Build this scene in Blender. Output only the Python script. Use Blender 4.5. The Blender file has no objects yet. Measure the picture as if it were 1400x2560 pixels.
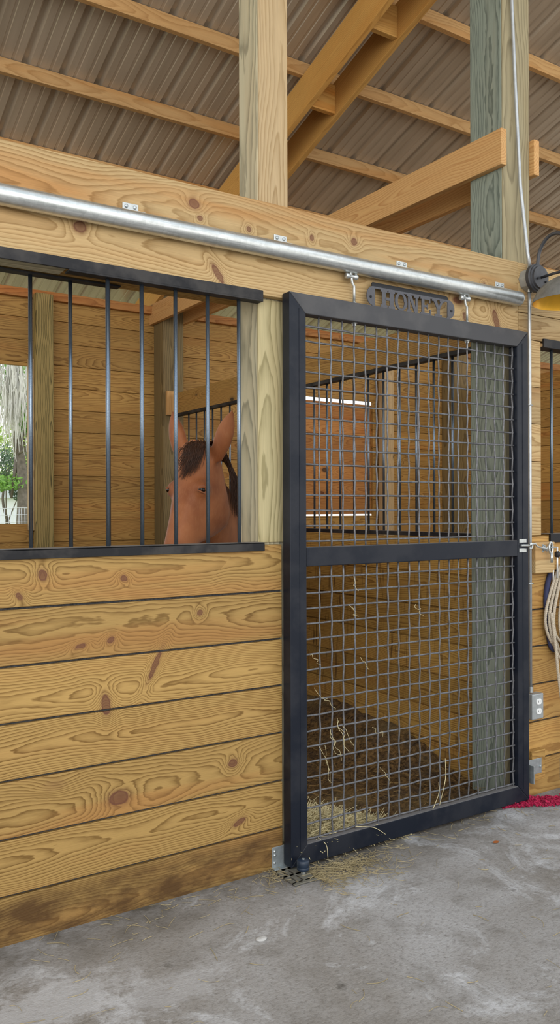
import bpy, bmesh, math, random
from mathutils import Vector, Matrix
random.seed(7)
V = Vector
C = bpy.context.scene.collection
SC = bpy.context.scene

# ------------------------------------------------------------------ camera, world, light, exposure
YAW, ROLL = math.radians(33.108), math.radians(0.1812)
cam_data = bpy.data.cameras.new('camera')
cam = bpy.data.objects.new('camera', cam_data)
C.objects.link(cam)
SC.camera = cam
F = V((math.sin(YAW), math.cos(YAW), 0)); R = V((math.cos(YAW), -math.sin(YAW), 0)); U = V((0, 0, 1))
cx = R * math.cos(ROLL) - U * math.sin(ROLL)
cy = R * math.sin(ROLL) + U * math.cos(ROLL)
M = Matrix((cx, cy, -F)).transposed().to_4x4()
M.translation = V((-1.784, -2.724, 1.412))
cam.matrix_world = M
cam_data.sensor_fit = 'AUTO'
cam_data.sensor_width = 36.0
cam_data.lens = 36.0 * 2058.0 / 2560.0
cam_data.shift_y = -5.0 / 2560.0
cam_data.clip_start = 0.05
cam_data.clip_end = 300

SC.view_settings.view_transform = 'Standard'
SC.view_settings.look = 'None'
SC.view_settings.gamma = 1.0
SC.view_settings.use_curve_mapping = False
SC.view_settings.exposure = -0.25

world = bpy.data.worlds.new('sky')
SC.world = world
world.use_nodes = True
wn = world.node_tree
wn.nodes.clear()
w_out = wn.nodes.new('ShaderNodeOutputWorld')
w_bg = wn.nodes.new('ShaderNodeBackground')
w_tc = wn.nodes.new('ShaderNodeTexCoord')
w_sep = wn.nodes.new('ShaderNodeSeparateXYZ')
w_ramp = wn.nodes.new('ShaderNodeValToRGB')
wn.links.new(w_tc.outputs['Generated'], w_sep.inputs[0])
wn.links.new(w_sep.outputs['Z'], w_ramp.inputs[0])
w_ramp.color_ramp.elements[0].position = 0.0
w_ramp.color_ramp.elements[0].color = (1.0, 0.97, 0.92, 1)
w_ramp.color_ramp.elements[1].position = 0.7
w_ramp.color_ramp.elements[1].color = (0.80, 0.90, 1.0, 1)
wn.links.new(w_ramp.outputs[0], w_bg.inputs[0])
w_bg.inputs[1].default_value = 1.9
wn.links.new(w_bg.outputs[0], w_out.inputs[0])


def area(name, loc, target, sx, sy, power, col):
    d = bpy.data.lights.new(name, 'AREA')
    d.shape = 'RECTANGLE'; d.size = sx; d.size_y = sy; d.energy = power; d.color = col
    o = bpy.data.objects.new(name, d); C.objects.link(o)
    o.location = loc
    o.rotation_euler = (V(target) - V(loc)).to_track_quat('-Z', 'Y').to_euler()
    return o


# off-frame panel for aisle daylight; both stall lights are added fills without a fixture
area('aisle_daylight', (-3.0, -6.5, 3.2), (0.3, 0.5, 1.4), 6.0, 3.5, 250, (1.0, 0.97, 0.94))
area('stall_fill', (-1.0, 2.0, 3.35), (0.6, 2.6, 0.6), 1.6, 1.2, 15, (1.0, 0.90, 0.76))
area('neighbour_stall_fill', (3.3, 2.0, 3.35), (3.3, 2.4, 0.6), 1.6, 1.2, 26, (1.0, 0.90, 0.76))

# ------------------------------------------------------------------ node helpers
MATS = {}


class NT:
    def __init__(s, name):
        s.m = bpy.data.materials.new(name); s.m.use_nodes = True
        s.t = s.m.node_tree; s.t.nodes.clear()
        s.out = s.n('ShaderNodeOutputMaterial'); s.b = s.n('ShaderNodeBsdfPrincipled')
        s.l(s.b.outputs[0], s.out.inputs[0])

    def n(s, k, **kw):
        x = s.t.nodes.new(k)
        for a, b in kw.items(): setattr(x, a, b)
        return x

    def l(s, a, b): s.t.links.new(a, b)

    def put(s, sock, v):
        if isinstance(v, bpy.types.NodeSocket): s.l(v, sock)
        elif v is not None: sock.default_value = v

    def math(s, op, a, b=None, c=None, clamp=False):
        x = s.n('ShaderNodeMath', operation=op); x.use_clamp = clamp
        s.put(x.inputs[0], a); s.put(x.inputs[1], b)
        if c is not None: s.put(x.inputs[2], c)
        return x.outputs[0]

    def vm(s, op, a, b=None, out=0):
        x = s.n('ShaderNodeVectorMath', operation=op)
        s.put(x.inputs[0], a)
        if b is not None: s.put(x.inputs[1], b)
        return x.outputs[out]

    def comb(s, a, b, c):
        x = s.n('ShaderNodeCombineXYZ')
        s.put(x.inputs[0], a); s.put(x.inputs[1], b); s.put(x.inputs[2], c)
        return x.outputs[0]

    def noise(s, vec, scale, detail=3, rough=.55, dist=0.0):
        x = s.n('ShaderNodeTexNoise')
        s.put(x.inputs['Vector'], vec); x.inputs['Scale'].default_value = scale
        x.inputs['Detail'].default_value = detail; x.inputs['Roughness'].default_value = rough
        x.inputs['Distortion'].default_value = dist
        return x.outputs[0]

    def ramp(s, fac, stops, interp='LINEAR'):
        x = s.n('ShaderNodeValToRGB'); s.put(x.inputs[0], fac)
        e = x.color_ramp.elements; x.color_ramp.interpolation = interp
        while len(e) < len(stops): e.new(0.5)
        for i, (p, c) in enumerate(stops):
            e[i].position = p
            e[i].color = (c, c, c, 1) if isinstance(c, (int, float)) else (*c, 1)
        return x.outputs[0]

    def mix(s, fac, a, b, mode='MIX'):
        x = s.n('ShaderNodeMix', data_type='RGBA', blend_type=mode)
        s.put(x.inputs[0], fac)
        for i, v in ((6, a), (7, b)):
            if isinstance(v, tuple): v = (*v[:3], 1)
            s.put(x.inputs[i], v)
        return x.outputs[2]

    def bump(s, h, strength=.3, dist=.01):
        x = s.n('ShaderNodeBump'); x.inputs['Strength'].default_value = strength
        x.inputs['Distance'].default_value = dist
        s.l(h, x.inputs['Height']); s.l(x.outputs[0], s.b.inputs['Normal'])

    def done(s, col=None, rough=None, metal=None, spec=None):
        if isinstance(col, tuple): col = (*col[:3], 1)
        s.put(s.b.inputs['Base Color'], col); s.put(s.b.inputs['Roughness'], rough)
        s.put(s.b.inputs['Metallic'], metal); s.put(s.b.inputs['Specular IOR Level'], spec)
        return s.m


def wood(name, light, dark, heart, knot=(.10, .035, .012), rings=105.0, contrast=1.0, heart_amt=.55,
         knots=(), knot_gate=.62, weather=None, rough=.62, fibre=.25, stain=None, drips=None):
    t = NT(name)
    gc = t.n('ShaderNodeAttribute', attribute_name='gc').outputs['Vector']
    gr = t.n('ShaderNodeAttribute', attribute_name='gr').outputs['Vector']
    sg = t.n('ShaderNodeSeparateXYZ'); t.l(gc, sg.inputs[0])
    sr = t.n('ShaderNodeSeparateXYZ'); t.l(gr, sr.inputs[0])
    u, v, w = sg.outputs; r1, r2, r3 = sr.outputs
    # slow wander of the pith along the board
    wander = t.noise(t.comb(u, t.math('MULTIPLY', r1, 31.0), t.math('MULTIPLY', v, 2.0)), 1.3, 2)
    wander2 = t.noise(t.comb(u, t.math('MULTIPLY', r2, 17.0), 5.0), .9, 1)
    dv = t.math('ADD', t.math('SUBTRACT', v, t.math('MULTIPLY', t.math('SUBTRACT', r2, .5), .10)),
                t.math('MULTIPLY', t.math('SUBTRACT', wander, .5), .10))
    dw = t.math('ADD', t.math('ADD', w, t.math('MULTIPLY', r3, .06)), t.math('MULTIPLY', t.math('SUBTRACT', wander2, .35), .16))
    rad = t.math('SQRT', t.math('ADD', t.math('MULTIPLY', dv, dv), t.math('MULTIPLY', dw, dw)))
    fine = t.noise(t.comb(t.math('MULTIPLY', u, 3.0), t.math('MULTIPLY', v, 14.0), t.math('ADD', w, t.math('MULTIPLY', r1, 9.0))), 1.6, 3)
    rad = t.math('ADD', rad, t.math('MULTIPLY', t.math('SUBTRACT', fine, .5), .016))
    # knots: scattered cells, gated so that only some carry one
    kv = t.comb(t.math('MULTIPLY', u, 2.1), t.math('ADD', t.math('MULTIPLY', v, 4.2), t.math('MULTIPLY', r1, 40.0)), t.math('MULTIPLY', r2, 20.0))
    vo = t.n('ShaderNodeTexVoronoi', voronoi_dimensions='3D', feature='F1'); t.l(kv, vo.inputs['Vector'])
    vo.inputs['Scale'].default_value = 1.0
    so = t.n('ShaderNodeSeparateColor'); t.l(vo.outputs['Color'], so.inputs[0])
    gate = t.math('GREATER_THAN', so.outputs[0], knot_gate)
    ksz = t.math('ADD', t.math('MULTIPLY', so.outputs[1], .05), .045)
    kd = t.math('DIVIDE', vo.outputs['Distance'], ksz)
    kd = t.math('ADD', kd, t.math('MULTIPLY', t.math('SUBTRACT', 1.0, gate), 50.0))
    if knots:
        pos = t.n('ShaderNodeTexCoord').outputs['Object']
        wob = t.n('ShaderNodeTexNoise'); t.l(pos, wob.inputs['Vector']); wob.inputs['Scale'].default_value = 30
        pos = t.vm('ADD', pos, t.vm('MULTIPLY', t.vm('SUBTRACT', wob.outputs['Color'], (.5, .5, .5)), (.012, 0, .012)))
        for (kx, kz, rx, rz, ang) in knots:
            ca, sa = math.cos(ang), math.sin(ang)
            q = t.vm('SUBTRACT', pos, (kx, 0, kz))
            a = t.vm('DOT_PRODUCT', q, (ca / rx, 0, sa / rx), 1)
            b = t.vm('DOT_PRODUCT', q, (-sa / rz, 0, ca / rz), 1)
            d = t.math('SQRT', t.math('ADD', t.math('MULTIPLY', a, a), t.math('MULTIPLY', b, b)))
            kd = t.math('MINIMUM', kd, d)
    swirl = t.math('EXPONENT', t.math('MULTIPLY', t.math('MULTIPLY', kd, kd), -.16))
    rad = t.math('ADD', rad, t.math('MULTIPLY', swirl, .035))
    ph = t.math('FRACT', t.math('MULTIPLY', rad, rings))
    line = t.ramp(ph, [(0, 0.0), (.35, .08), (.72, .55), (.86, 1.0), (.93, .85), (1.0, 0.0)])
    tone = t.noise(t.comb(t.math('MULTIPLY', u, .7), t.math('MULTIPLY', v, 9.0), t.math('MULTIPLY', r3, 30.0)), 1.0, 2)
    hfac = t.math('MULTIPLY', t.ramp(tone, [(.50, 0.0), (.68, 1.0)]), t.math('MULTIPLY', t.ramp(r3, [(.25, .25), (.9, 1.0)]), heart_amt))
    base = t.mix(hfac, light, heart)
    dk = t.mix(hfac, dark, tuple(c * .62 for c in heart))
    lf = t.math('MULTIPLY', line, t.math('MULTIPLY', contrast, t.math('ADD', .35, t.math('MULTIPLY', wander, .9))), clamp=True)
    col = t.mix(lf, base, dk)
    fib = t.noise(t.comb(t.math('MULTIPLY', u, 8.0), t.math('MULTIPLY', v, 420.0), t.math('MULTIPLY', w, 420.0)), 1.0, 2)
    col = t.mix(fibre, col, t.ramp(fib, [(.25, .25), (.75, 1.0)]), 'MULTIPLY')
    bright = t.math('ADD', .82, t.math('MULTIPLY', r1, .32))
    col = t.mix(1.0, col, t.comb(bright, bright, bright), 'MULTIPLY')
    kmask = t.ramp(kd, [(0.0, 1.0), (.85, .95), (1.0, 1.0), (1.25, .35), (2.2, 0.0)]) if False else t.ramp(t.math('MULTIPLY', kd, .4), [(0.0, .85), (.30, .8), (.40, 1.0), (.48, .35), (.8, 0.0)])
    kcol = t.mix(t.math('GREATER_THAN', so.outputs[2], .7), knot, (.03, .02, .014))
    if knots: kcol = knot
    col = t.mix(kmask, col, kcol)
    if weather:
        wc, amt = weather
        wn_ = t.noise(t.comb(t.math('MULTIPLY', u, 1.2), t.math('MULTIPLY', v, 12.0), w), 2.0, 4)
        wl = t.math('MULTIPLY', t.ramp(wn_, [(.30, .55), (.62, 1.0)]), amt)
        col = t.mix(wl, col, t.mix(t.math('MULTIPLY', line, .75), wc, tuple(c * .42 for c in wc)))
    if drips:
        dp = t.n('ShaderNodeTexCoord').outputs['Object']
        d1 = t.noise(t.vm('MULTIPLY', dp, (30, 42, 4.5)), 1.0, 3, .6); d2 = t.noise(dp, 2.2, 3)
        col = t.mix(t.math('MULTIPLY', t.ramp(d1, [(.56, 0.0), (.66, 1.0)]), t.ramp(d2, [(.38, .1), (.6, .85)])), col, drips)
    if stain:
        sc_, zlo, zhi = stain
        pz = t.n('ShaderNodeSeparateXYZ'); t.l(t.n('ShaderNodeTexCoord').outputs['Object'], pz.inputs[0])
        band = t.n('ShaderNodeMapRange'); t.l(pz.outputs['Z'], band.inputs[0])
        band.inputs[1].default_value = zhi; band.inputs[2].default_value = zlo
        sn = t.noise(t.vm('MULTIPLY', t.n('ShaderNodeTexCoord').outputs['Object'], (1, 1, 3)), 5.5, 6, .68)
        col = t.mix(t.math('MULTIPLY', band.outputs[0], t.ramp(sn, [(.36, .22), (.60, .95)])), col, sc_)
    t.bump(t.math('SUBTRACT', t.math('MULTIPLY', line, .4), t.math('MULTIPLY', fib, .6)), .22, .004)
    return t.done(col, rough, 0.0, .25)


FRONT_KNOTS = [(-.95, 1.198, .013, .017, .3), (-.663, 1.173, .011, .009, 0), (-1.028, 1.133, .008, .012, .8),
               (-.364, 1.031, .010, .009, 0), (-.713, .961, .012, .010, .4), (-.823, .948, .016, .007, .2),
               (-.545, .858, .009, .050, -.45), (-.731, .738, .014, .032, .1), (-.226, .45, .016, .014, .2),
               (-.685, .406, .033, .022, 0), (-.198, .219, .024, .010, .4)]
BEAM_KNOTS = [(-.819, 2.381, .020, .018, 0), (-.383, 2.546, .019, .016, -.4), (-.359, 2.498, .009, .009, 0), (-.147, 2.497, .009, .009, 0),
              (-.283, 2.302, .011, .036, .62), (.151, 2.515, .009, .010, 0), (.368, 2.538, .014, .013, 0), (1.225, 2.315, .016, .045, .35),
              (1.145, 2.475, .008, .007, 0), (1.02, 2.30, .010, .022, .3)]
W_FRONT = wood('front_wall_pine', (.435, .270, .088), (.165, .084, .018), (.42, .190, .055), knots=FRONT_KNOTS, knot_gate=.93,
               knot=(.13, .05, .028), heart_amt=.6, rings=150, contrast=1.15, stain=((.085, .042, .014), .12, .170))
W_BEAM = wood('header_pine', (.55, .385, .185), (.28, .160, .052), (.50, .22, .055), knots=BEAM_KNOTS, knot_gate=.95,
              knot=(.15, .06, .032), contrast=.9, heart_amt=.7)
W_WALL = wood('stall_wall_pine', (.46, .27, .080), (.20, .095, .022), (.44, .16, .035), knot_gate=.55, knot=(.06, .022, .010))
W_PART = wood('chewed_partition_pine', (.50, .30, .078), (.20, .095, .020), (.44, .17, .035), knot_gate=.6, knot=(.06, .022, .010), drips=(.085, .040, .014))
W_POST = wood('pale_treated_pine', (.60, .44, .245), (.36, .23, .095), (.60, .36, .14), rings=80, knot_gate=.85, heart_amt=.3, contrast=.8)
W_POSTW = wood('weathered_treated_pine', (.56, .46, .28), (.22, .19, .11), (.5, .33, .16), rings=80, knot_gate=.7, contrast=1.0,
               weather=((.46, .45, .33), .55), knot=(.09, .05, .03))
W_GREY = wood('grey_green_rough_timber', (.30, .31, .24), (.075, .095, .075), (.33, .28, .17), rings=150, knot_gate=.9, contrast=1.3,
              weather=((.255, .295, .245), .85), fibre=.8, rough=.8)
W_GREYF = wood('olive_rough_timber', (.42, .34, .19), (.20, .15, .075), (.36, .26, .12), rings=60, knot_gate=.9, contrast=.7,
               weather=((.36, .33, .22), .5), fibre=.5, rough=.8)
W_ROOF = wood('roof_lumber', (.60, .37, .16), (.38, .19, .06), (.58, .25, .055), rings=90, knot_gate=.7, contrast=.7, heart_amt=.7)
W_RAFT = wood('rafter_lumber', (.60, .335, .095), (.38, .17, .035), (.52, .20, .03), rings=90, knot_gate=.7, contrast=.6, heart_amt=.9)
W_JOIST = wood('joist_lumber', (.62, .37, .15), (.42, .19, .06), (.58, .24, .06), rings=85, knot_gate=.8, contrast=.8, heart_amt=.7)
W_BACKP = wood('stained_back_post', (.30, .21, .080), (.10, .065, .024), (.30, .17, .05), rings=70, knot_gate=.8, contrast=.9,
               weather=((.16, .13, .075), .5))
W_SHUT = wood('shutter_pine', (.50, .235, .075), (.29, .11, .03), (.48, .16, .035), knot_gate=.5, heart_amt=.9, knot=(.10, .03, .012))


def simple(name, col, rough=.5, metal=0.0, spec=.5, var=0.0, scale=20, bump=0.0):
    t = NT(name)
    c = col
    if var:
        pos = t.n('ShaderNodeTexCoord').outputs['Object']
        nz = t.noise(pos, scale, 4, .6)
        c = t.mix(t.ramp(nz, [(.3, 0.0), (.7, 1.0)]), tuple(k * (1 - var) for k in col), tuple(min(1, k * (1 + var)) for k in col))
        if bump: t.bump(nz, bump, .005)
    return t.done(c, rough, metal, spec)


def black_steel(name, base=(.006, .009, .017), rough=.30, dust=(.20, .19, .185), worn=.22):
    t = NT(name)
    pos = t.n('ShaderNodeTexCoord').outputs['Object']
    geo = t.n('ShaderNodeNewGeometry')
    sn = t.n('ShaderNodeSeparateXYZ'); t.l(geo.outputs['True Normal'], sn.inputs[0])
    up = t.ramp(sn.outputs['Z'], [(.55, 0.0), (.9, 1.0)])
    n1 = t.noise(pos, 260, 2, .7); n2 = t.noise(pos, 6, 4, .6)
    speck = t.math('MULTIPLY', t.ramp(n1, [(.68, 0.0), (.84, 1.0)]), .16)
    film = t.math('MULTIPLY', t.ramp(n2, [(.46, 0.0), (.60, 1.0)]), .22 * worn)
    d = t.math('MAXIMUM', t.math('MULTIPLY', up, .8), t.math('ADD', speck, film), clamp=True)
    col = t.mix(d, base, dust)
    r = t.math('ADD', rough, t.math('MULTIPLY', n2, .25))
    t.bump(n1, .06, .002)
    return t.done(col, r, 0.0, .28)


STEEL = black_steel('black_gate_steel')
BARSTEEL = simple('blue_black_bar_steel', (.17, .21, .26), .27, .85, .5, .15, 200)
RAILSTEEL = black_steel('black_rail_steel', (.010, .010, .012), .42, (.20, .18, .16), .7)
LIT_RAIL = black_steel('lit_dusty_top_rail_steel', (.060, .060, .064), .45, (.20, .19, .18), .6)  # base greyed to carry reflected front light, with a dust film
WIRE = simple('grey_wire', (.135, .135, .142), .42, .3, .5, .35, 70)
GALV = NT('galvanised_steel')
_p = GALV.n('ShaderNodeTexCoord').outputs['Object']
_v = GALV.n('ShaderNodeTexVoronoi'); GALV.l(_p, _v.inputs['Vector']); _v.inputs['Scale'].default_value = 70
_st = GALV.noise(GALV.vm('MULTIPLY', _p, (1.2, 30, 30)), 3, 4, .65)
_c = GALV.mix(GALV.ramp(_st, [(.35, 0.0), (.7, 1.0)]), (.52, .55, .54), (.80, .82, .81))
_s = GALV.n('ShaderNodeSeparateColor'); GALV.l(_v.outputs['Color'], _s.inputs[0])
_c = GALV.mix(.14, _c, GALV.comb(_s.outputs[0], _s.outputs[0], _s.outputs[0]), 'MULTIPLY')
GALV.bump(_st, .08, .003)
GALV = GALV.done(_c, GALV.math('ADD', .27, GALV.math('MULTIPLY', _st, .22)), .9, .5)
ZINC = simple('bright_zinc', (.52, .54, .53), .34, .8, .5, .12, 60)
PLATE = simple('dull_zinc_plate', (.42, .46, .47), .42, .7, .5, .18, 40)
DIRTYPLATE = simple('dusty_steel_plate', (.20, .19, .155), .6, .4, .4, .25, 60)
SIGN = simple('charcoal_sign_steel', (.085, .085, .095), .5, .2, .4, .12, 90)
BLACK = simple('flat_black', (.012, .012, .014), .55)
RUBBER = simple('navy_black_rubber', (.014, .026, .048), .42, 0, .5, .2, 30)
LAMPB = simple('charcoal_lamp_enamel', (.055, .056, .062), .42, .3, .5, .15, 50)
LAMPG = simple('worn_grey_lamp_enamel', (.22, .22, .205), .45, .4, .5, .3, 25)
GOLD = simple('gold_shade_lining', (.78, .42, .03), .32, .55, .5, .12, 12)
BULB = simple('milky_bulb', (.72, .62, .48), .35)
GREYPLASTIC = simple('grey_box_metal', (.40, .42, .42), .45, .5, .5, .1, 40)
WHITEPL = simple('white_receptacle', (.80, .80, .78), .4)
ROPE = simple('beige_rope_fibre', (.50, .43, .33), .85, 0, .2, .22, 120)
NAVY = simple('navy_webbing', (.03, .035, .09), .8)
HAY = simple('pale_hay', (.66, .57, .33), .75, 0, .2, .35, 14)
HAYD = simple('dull_hay_litter', (.42, .34, .19), .8, 0, .2, .35, 14)
LEAFB = simple('dry_orange_leaf', (.34, .10, .02), .7)
STONE = simple('pale_pebble', (.46, .45, .43), .8, 0, .3, .2, 60)


def roof_mat():
    t = NT('bronze_roof_metal')
    pos = t.n('ShaderNodeTexCoord').outputs['Object']
    nz = t.noise(t.vm('MULTIPLY', pos, (9, .7, .7)), 1.0, 4, .6)
    col = t.mix(t.ramp(nz, [(.3, 0.0), (.7, 1.0)]), (.37, .305, .225), (.50, .42, .32))
    return t.done(col, .30, .3, .5)


ROOFM = roof_mat()


def concrete_mat():
    t = NT('worn_concrete')
    pos = t.n('ShaderNodeTexCoord').outputs['Object']
    big = t.noise(pos, 1.1, 5, .62, .4)
    mid = t.noise(pos, 6.5, 5, .65)
    finer = t.noise(pos, 70, 4, .7)
    scr = t.noise(t.vm('MULTIPLY', pos, (38, 90, 1)), 1.0, 4, .7, 1.2)
    col = t.mix(t.ramp(big, [(.34, 0.0), (.62, 1.0)]), (.215, .190, .160), (.395, .382, .372))
    col = t.mix(t.math('MULTIPLY', t.ramp(mid, [(.50, 0.0), (.68, 1.0)]), .5), col, (.150, .132, .108))
    wht = t.math('MULTIPLY', t.ramp(t.noise(pos, 2.3, 6, .7, 1.2), [(.54, 0.0), (.66, 1.0)]), .75)
    col = t.mix(wht, col, (.60, .60, .61))
    col = t.mix(t.ramp(finer, [(.30, .55), (.5, 0.0)]), col, (.12, .105, .09))
    col = t.mix(t.math('MULTIPLY', t.ramp(scr, [(.60, 0.0), (.72, 1.0)]), .45), col, (.46, .44, .40))
    spots = t.n('ShaderNodeTexVoronoi'); t.l(pos, spots.inputs['Vector']); spots.inputs['Scale'].default_value = 3.1
    sp = t.math('ADD', spots.outputs['Distance'], t.math('MULTIPLY', t.math('SUBTRACT', t.noise(pos, 40, 3), .5), .12))
    col = t.mix(t.ramp(sp, [(.035, .75), (.075, 0.0)]), col, (.07, .06, .048))
    # pale scraped cement patch near the left foot of the wall
    for (px_, py_, ax2, ay2, st) in ((-1.06, -.40, .30, .13, .6), (-.74, -.52, .24, .10, .4)):
        q = t.vm('MULTIPLY', t.vm('SUBTRACT', pos, (px_, py_, 0)), (1 / ax2, 1 / ay2, 0))
        dd = t.math('ADD', t.vm('LENGTH', q, None, 1), t.math('MULTIPLY', t.math('SUBTRACT', t.noise(pos, 12, 6, .75), .5), 2.6))
        col = t.mix(t.math('MULTIPLY', t.ramp(dd, [(.55, 1.0), (1.15, 0.0)]), st), col, (.52, .51, .51))
    # damp brown grime along the foot of the wall
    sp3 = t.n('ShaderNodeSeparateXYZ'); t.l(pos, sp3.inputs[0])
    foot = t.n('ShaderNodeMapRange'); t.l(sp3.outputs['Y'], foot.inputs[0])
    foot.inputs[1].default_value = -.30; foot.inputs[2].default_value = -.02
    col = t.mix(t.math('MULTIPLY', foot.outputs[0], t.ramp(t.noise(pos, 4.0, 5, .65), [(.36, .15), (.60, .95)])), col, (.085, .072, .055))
    h = t.math('ADD', t.math('MULTIPLY', finer, .6), t.math('ADD', mid, t.math('MULTIPLY', scr, .4)))
    t.bump(h, .45, .012)
    return t.done(col, .82, 0.0, .3)


CONCRETE = concrete_mat()


def bedding_mat():
    t = NT('stall_bedding_dirt')
    pos = t.n('ShaderNodeTexCoord').outputs['Object']
    n1 = t.noise(pos, 40, 5, .7); n2 = t.noise(pos, 7, 4, .6); n3 = t.noise(pos, 1.6, 3)
    col = t.mix(t.ramp(n1, [(.36, 0.0), (.64, 1.0)]), (.035, .020, .010), (.30, .175, .065))
    col = t.mix(t.math('MULTIPLY', t.ramp(n2, [(.45, 0.0), (.7, 1.0)]), .6), col, (.07, .055, .045))
    col = t.mix(t.math('MULTIPLY', t.ramp(n3, [(.5, 0.0), (.62, 1.0)]), .45), col, (.30, .22, .10))
    t.bump(t.math('ADD', n1, n2), .9, .03)
    return t.done(col, .95, 0, .15)


BEDDING = bedding_mat()
RED = simple('crimson_rubber_crumb', (.38, .008, .055), .7, 0, .4, .55, 55, .8)

# ------------------------------------------------------------------ mesh helpers


class MB:
    """collects boxes, tubes and lathes into one mesh; boards carry their grain direction"""
    def __init__(s):
        s.bm = bmesh.new()
        s.gc = s.bm.verts.layers.float_vector.new('gc')
        s.gr = s.bm.verts.layers.float_vector.new('gr')

    def board(s, c, u, v, L, W, T, seed=None):
        """centre c, unit length axis u, unit width axis v; face +w = u x v"""
        c = V(c); u = V(u).normalized(); v = V(v).normalized(); w = u.cross(v)
        rnd = random.Random(seed) if seed is not None else random
        off = rnd.uniform(0, 80); r = V((rnd.random(), rnd.random(), rnd.random()))
        vs = []
        for a in (-1, 1):
            for b in (-1, 1):
                for d in (-1, 1):
                    x = s.bm.verts.new(c + u * (a * L / 2) + v * (b * W / 2) + w * (d * T / 2))
                    x[s.gc] = V((off + a * L / 2, b * W / 2, d * T / 2 + .0)); x[s.gr] = r
                    vs.append(x)
        for q in ((0, 1, 3, 2), (4, 6, 7, 5), (0, 4, 5, 1), (2, 3, 7, 6), (0, 2, 6, 4), (1, 5, 7, 3)):
            s.bm.faces.new([vs[i] for i in q])
        return vs

    def box(s, lo, hi, axis=0, seed=None):
        lo = V(lo); hi = V(hi); d = hi - lo; c = (lo + hi) / 2
        ax = [V((1, 0, 0)), V((0, 1, 0)), V((0, 0, 1))]
        o = [i for i in range(3) if i != axis]
        if d[o[0]] < d[o[1]]: o = o[::-1]
        return s.board(c, ax[axis], ax[o[0]], d[axis], d[o[0]], d[o[1]], seed)

    def tube(s, pts, r, n=8, caps=True, closed=False):
        pts = [V(p) for p in pts]; rings = []
        m = len(pts)
        rr = r if isinstance(r, (list, tuple)) else [r] * m
        nrm = None
        for i, p in enumerate(pts):
            if closed: t = pts[(i + 1) % m] - pts[i - 1]
            else: t = pts[min(i + 1, m - 1)] - pts[max(i - 1, 0)]
            t = t.normalized()
            if nrm is None:
                nrm = t.orthogonal().normalized()
            nrm = (nrm - t * nrm.dot(t))
            nrm = nrm.normalized() if nrm.length > 1e-6 else t.orthogonal().normalized()
            b = t.cross(nrm)
            rings.append([s.bm.verts.new(p + (nrm * math.cos(2 * math.pi * k / n) + b * math.sin(2 * math.pi * k / n)) * rr[i]) for k in range(n)])
        for i in range(m if closed else m - 1):
            a, b2 = rings[i], rings[(i + 1) % m]
            for k in range(n):
                f = s.bm.faces.new((a[k], a[(k + 1) % n], b2[(k + 1) % n], b2[k])); f.smooth = True
        if caps and not closed:
            s.bm.faces.new(rings[0][::-1]); s.bm.faces.new(rings[-1])

    def lathe(s, prof, o, axis=(0, 0, 1), n=24, smooth=True):
        """profile of (radius, height) along axis from o"""
        o = V(o); a = V(axis).normalized(); e = a.orthogonal().normalized(); g = a.cross(e)
        rings = []
        for r, h in prof:
            rings.append([s.bm.verts.new(o + a * h + (e * math.cos(2 * math.pi * k / n) + g * math.sin(2 * math.pi * k / n)) * max(r, 1e-5)) for k in range(n)])
        for i in range(len(rings) - 1):
            for k in range(n):
                f = s.bm.faces.new((rings[i][k], rings[i][(k + 1) % n], rings[i + 1][(k + 1) % n], rings[i + 1][k])); f.smooth = smooth
        return s

    def prism(s, poly, o, ex, ey, depth, ez=None):
        """extrude a 2D polygon lying in (ex, ey) by depth along ex x ey"""
        o = V(o); ex = V(ex); ey = V(ey); ez = V(ez) if ez else ex.cross(ey)
        a = [s.bm.verts.new(o + ex * p[0] + ey * p[1]) for p in poly]
        b = [s.bm.verts.new(o + ex * p[0] + ey * p[1] + ez * depth) for p in poly]
        n = len(poly)
        for i in range(n):
            s.bm.faces.new((a[i], a[(i + 1) % n], b[(i + 1) % n], b[i]))
        s.bm.faces.new(a[::-1]); s.bm.faces.new(b)

    def loft(s, rings, caps=True):
        rv = [[s.bm.verts.new(p) for p in r] for r in rings]
        n = len(rv[0])
        for i in range(len(rv) - 1):
            for k in range(n):
                f = s.bm.faces.new((rv[i][k], rv[i][(k + 1) % n], rv[i + 1][(k + 1) % n], rv[i + 1][k])); f.smooth = True
        if caps:
            s.bm.faces.new(rv[0][::-1]); s.bm.faces.new(rv[-1])

    def build(s, name, mat, parent=None, bevel=0.0, weld=False):
        bmesh.ops.recalc_face_normals(s.bm, faces=s.bm.faces)
        if parent is not None:
            loc = V((0, 0, 0)); q = parent
            while q is not None: loc = loc + q.matrix_basis.translation; q = q.parent
            for vtx in s.bm.verts: vtx.co -= loc
        me = bpy.data.meshes.new(name); s.bm.to_mesh(me); s.bm.free()
        o = bpy.data.objects.new(name, me); C.objects.link(o); me.materials.append(mat)
        if parent is not None: o.parent = parent
        if bevel:
            m = o.modifiers.new('bevel', 'BEVEL'); m.width = bevel; m.segments = 2; m.limit_method = 'ANGLE'
        return o


def smooth_curve(ctrl, n=12):
    P = [V(c) for c in ctrl]; out = []
    P = [P[0] * 2 - P[1]] + P + [P[-1] * 2 - P[-2]]
    for i in range(1, len(P) - 2):
        for k in range(n):
            t_ = k / n; a, b_, c, d = P[i - 1], P[i], P[i + 1], P[i + 2]
            out.append(.5 * ((2 * b_) + (-a + c) * t_ + (2 * a - 5 * b_ + 4 * c - d) * t_ ** 2 + (-a + 3 * b_ - 3 * c + d) * t_ ** 3))
    out.append(P[-2]); return out


def tag(o, label, cat, group=None, kind=None):
    o['label'] = label; o['category'] = cat
    if group: o['group'] = group
    if kind: o['kind'] = kind
    return o


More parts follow.
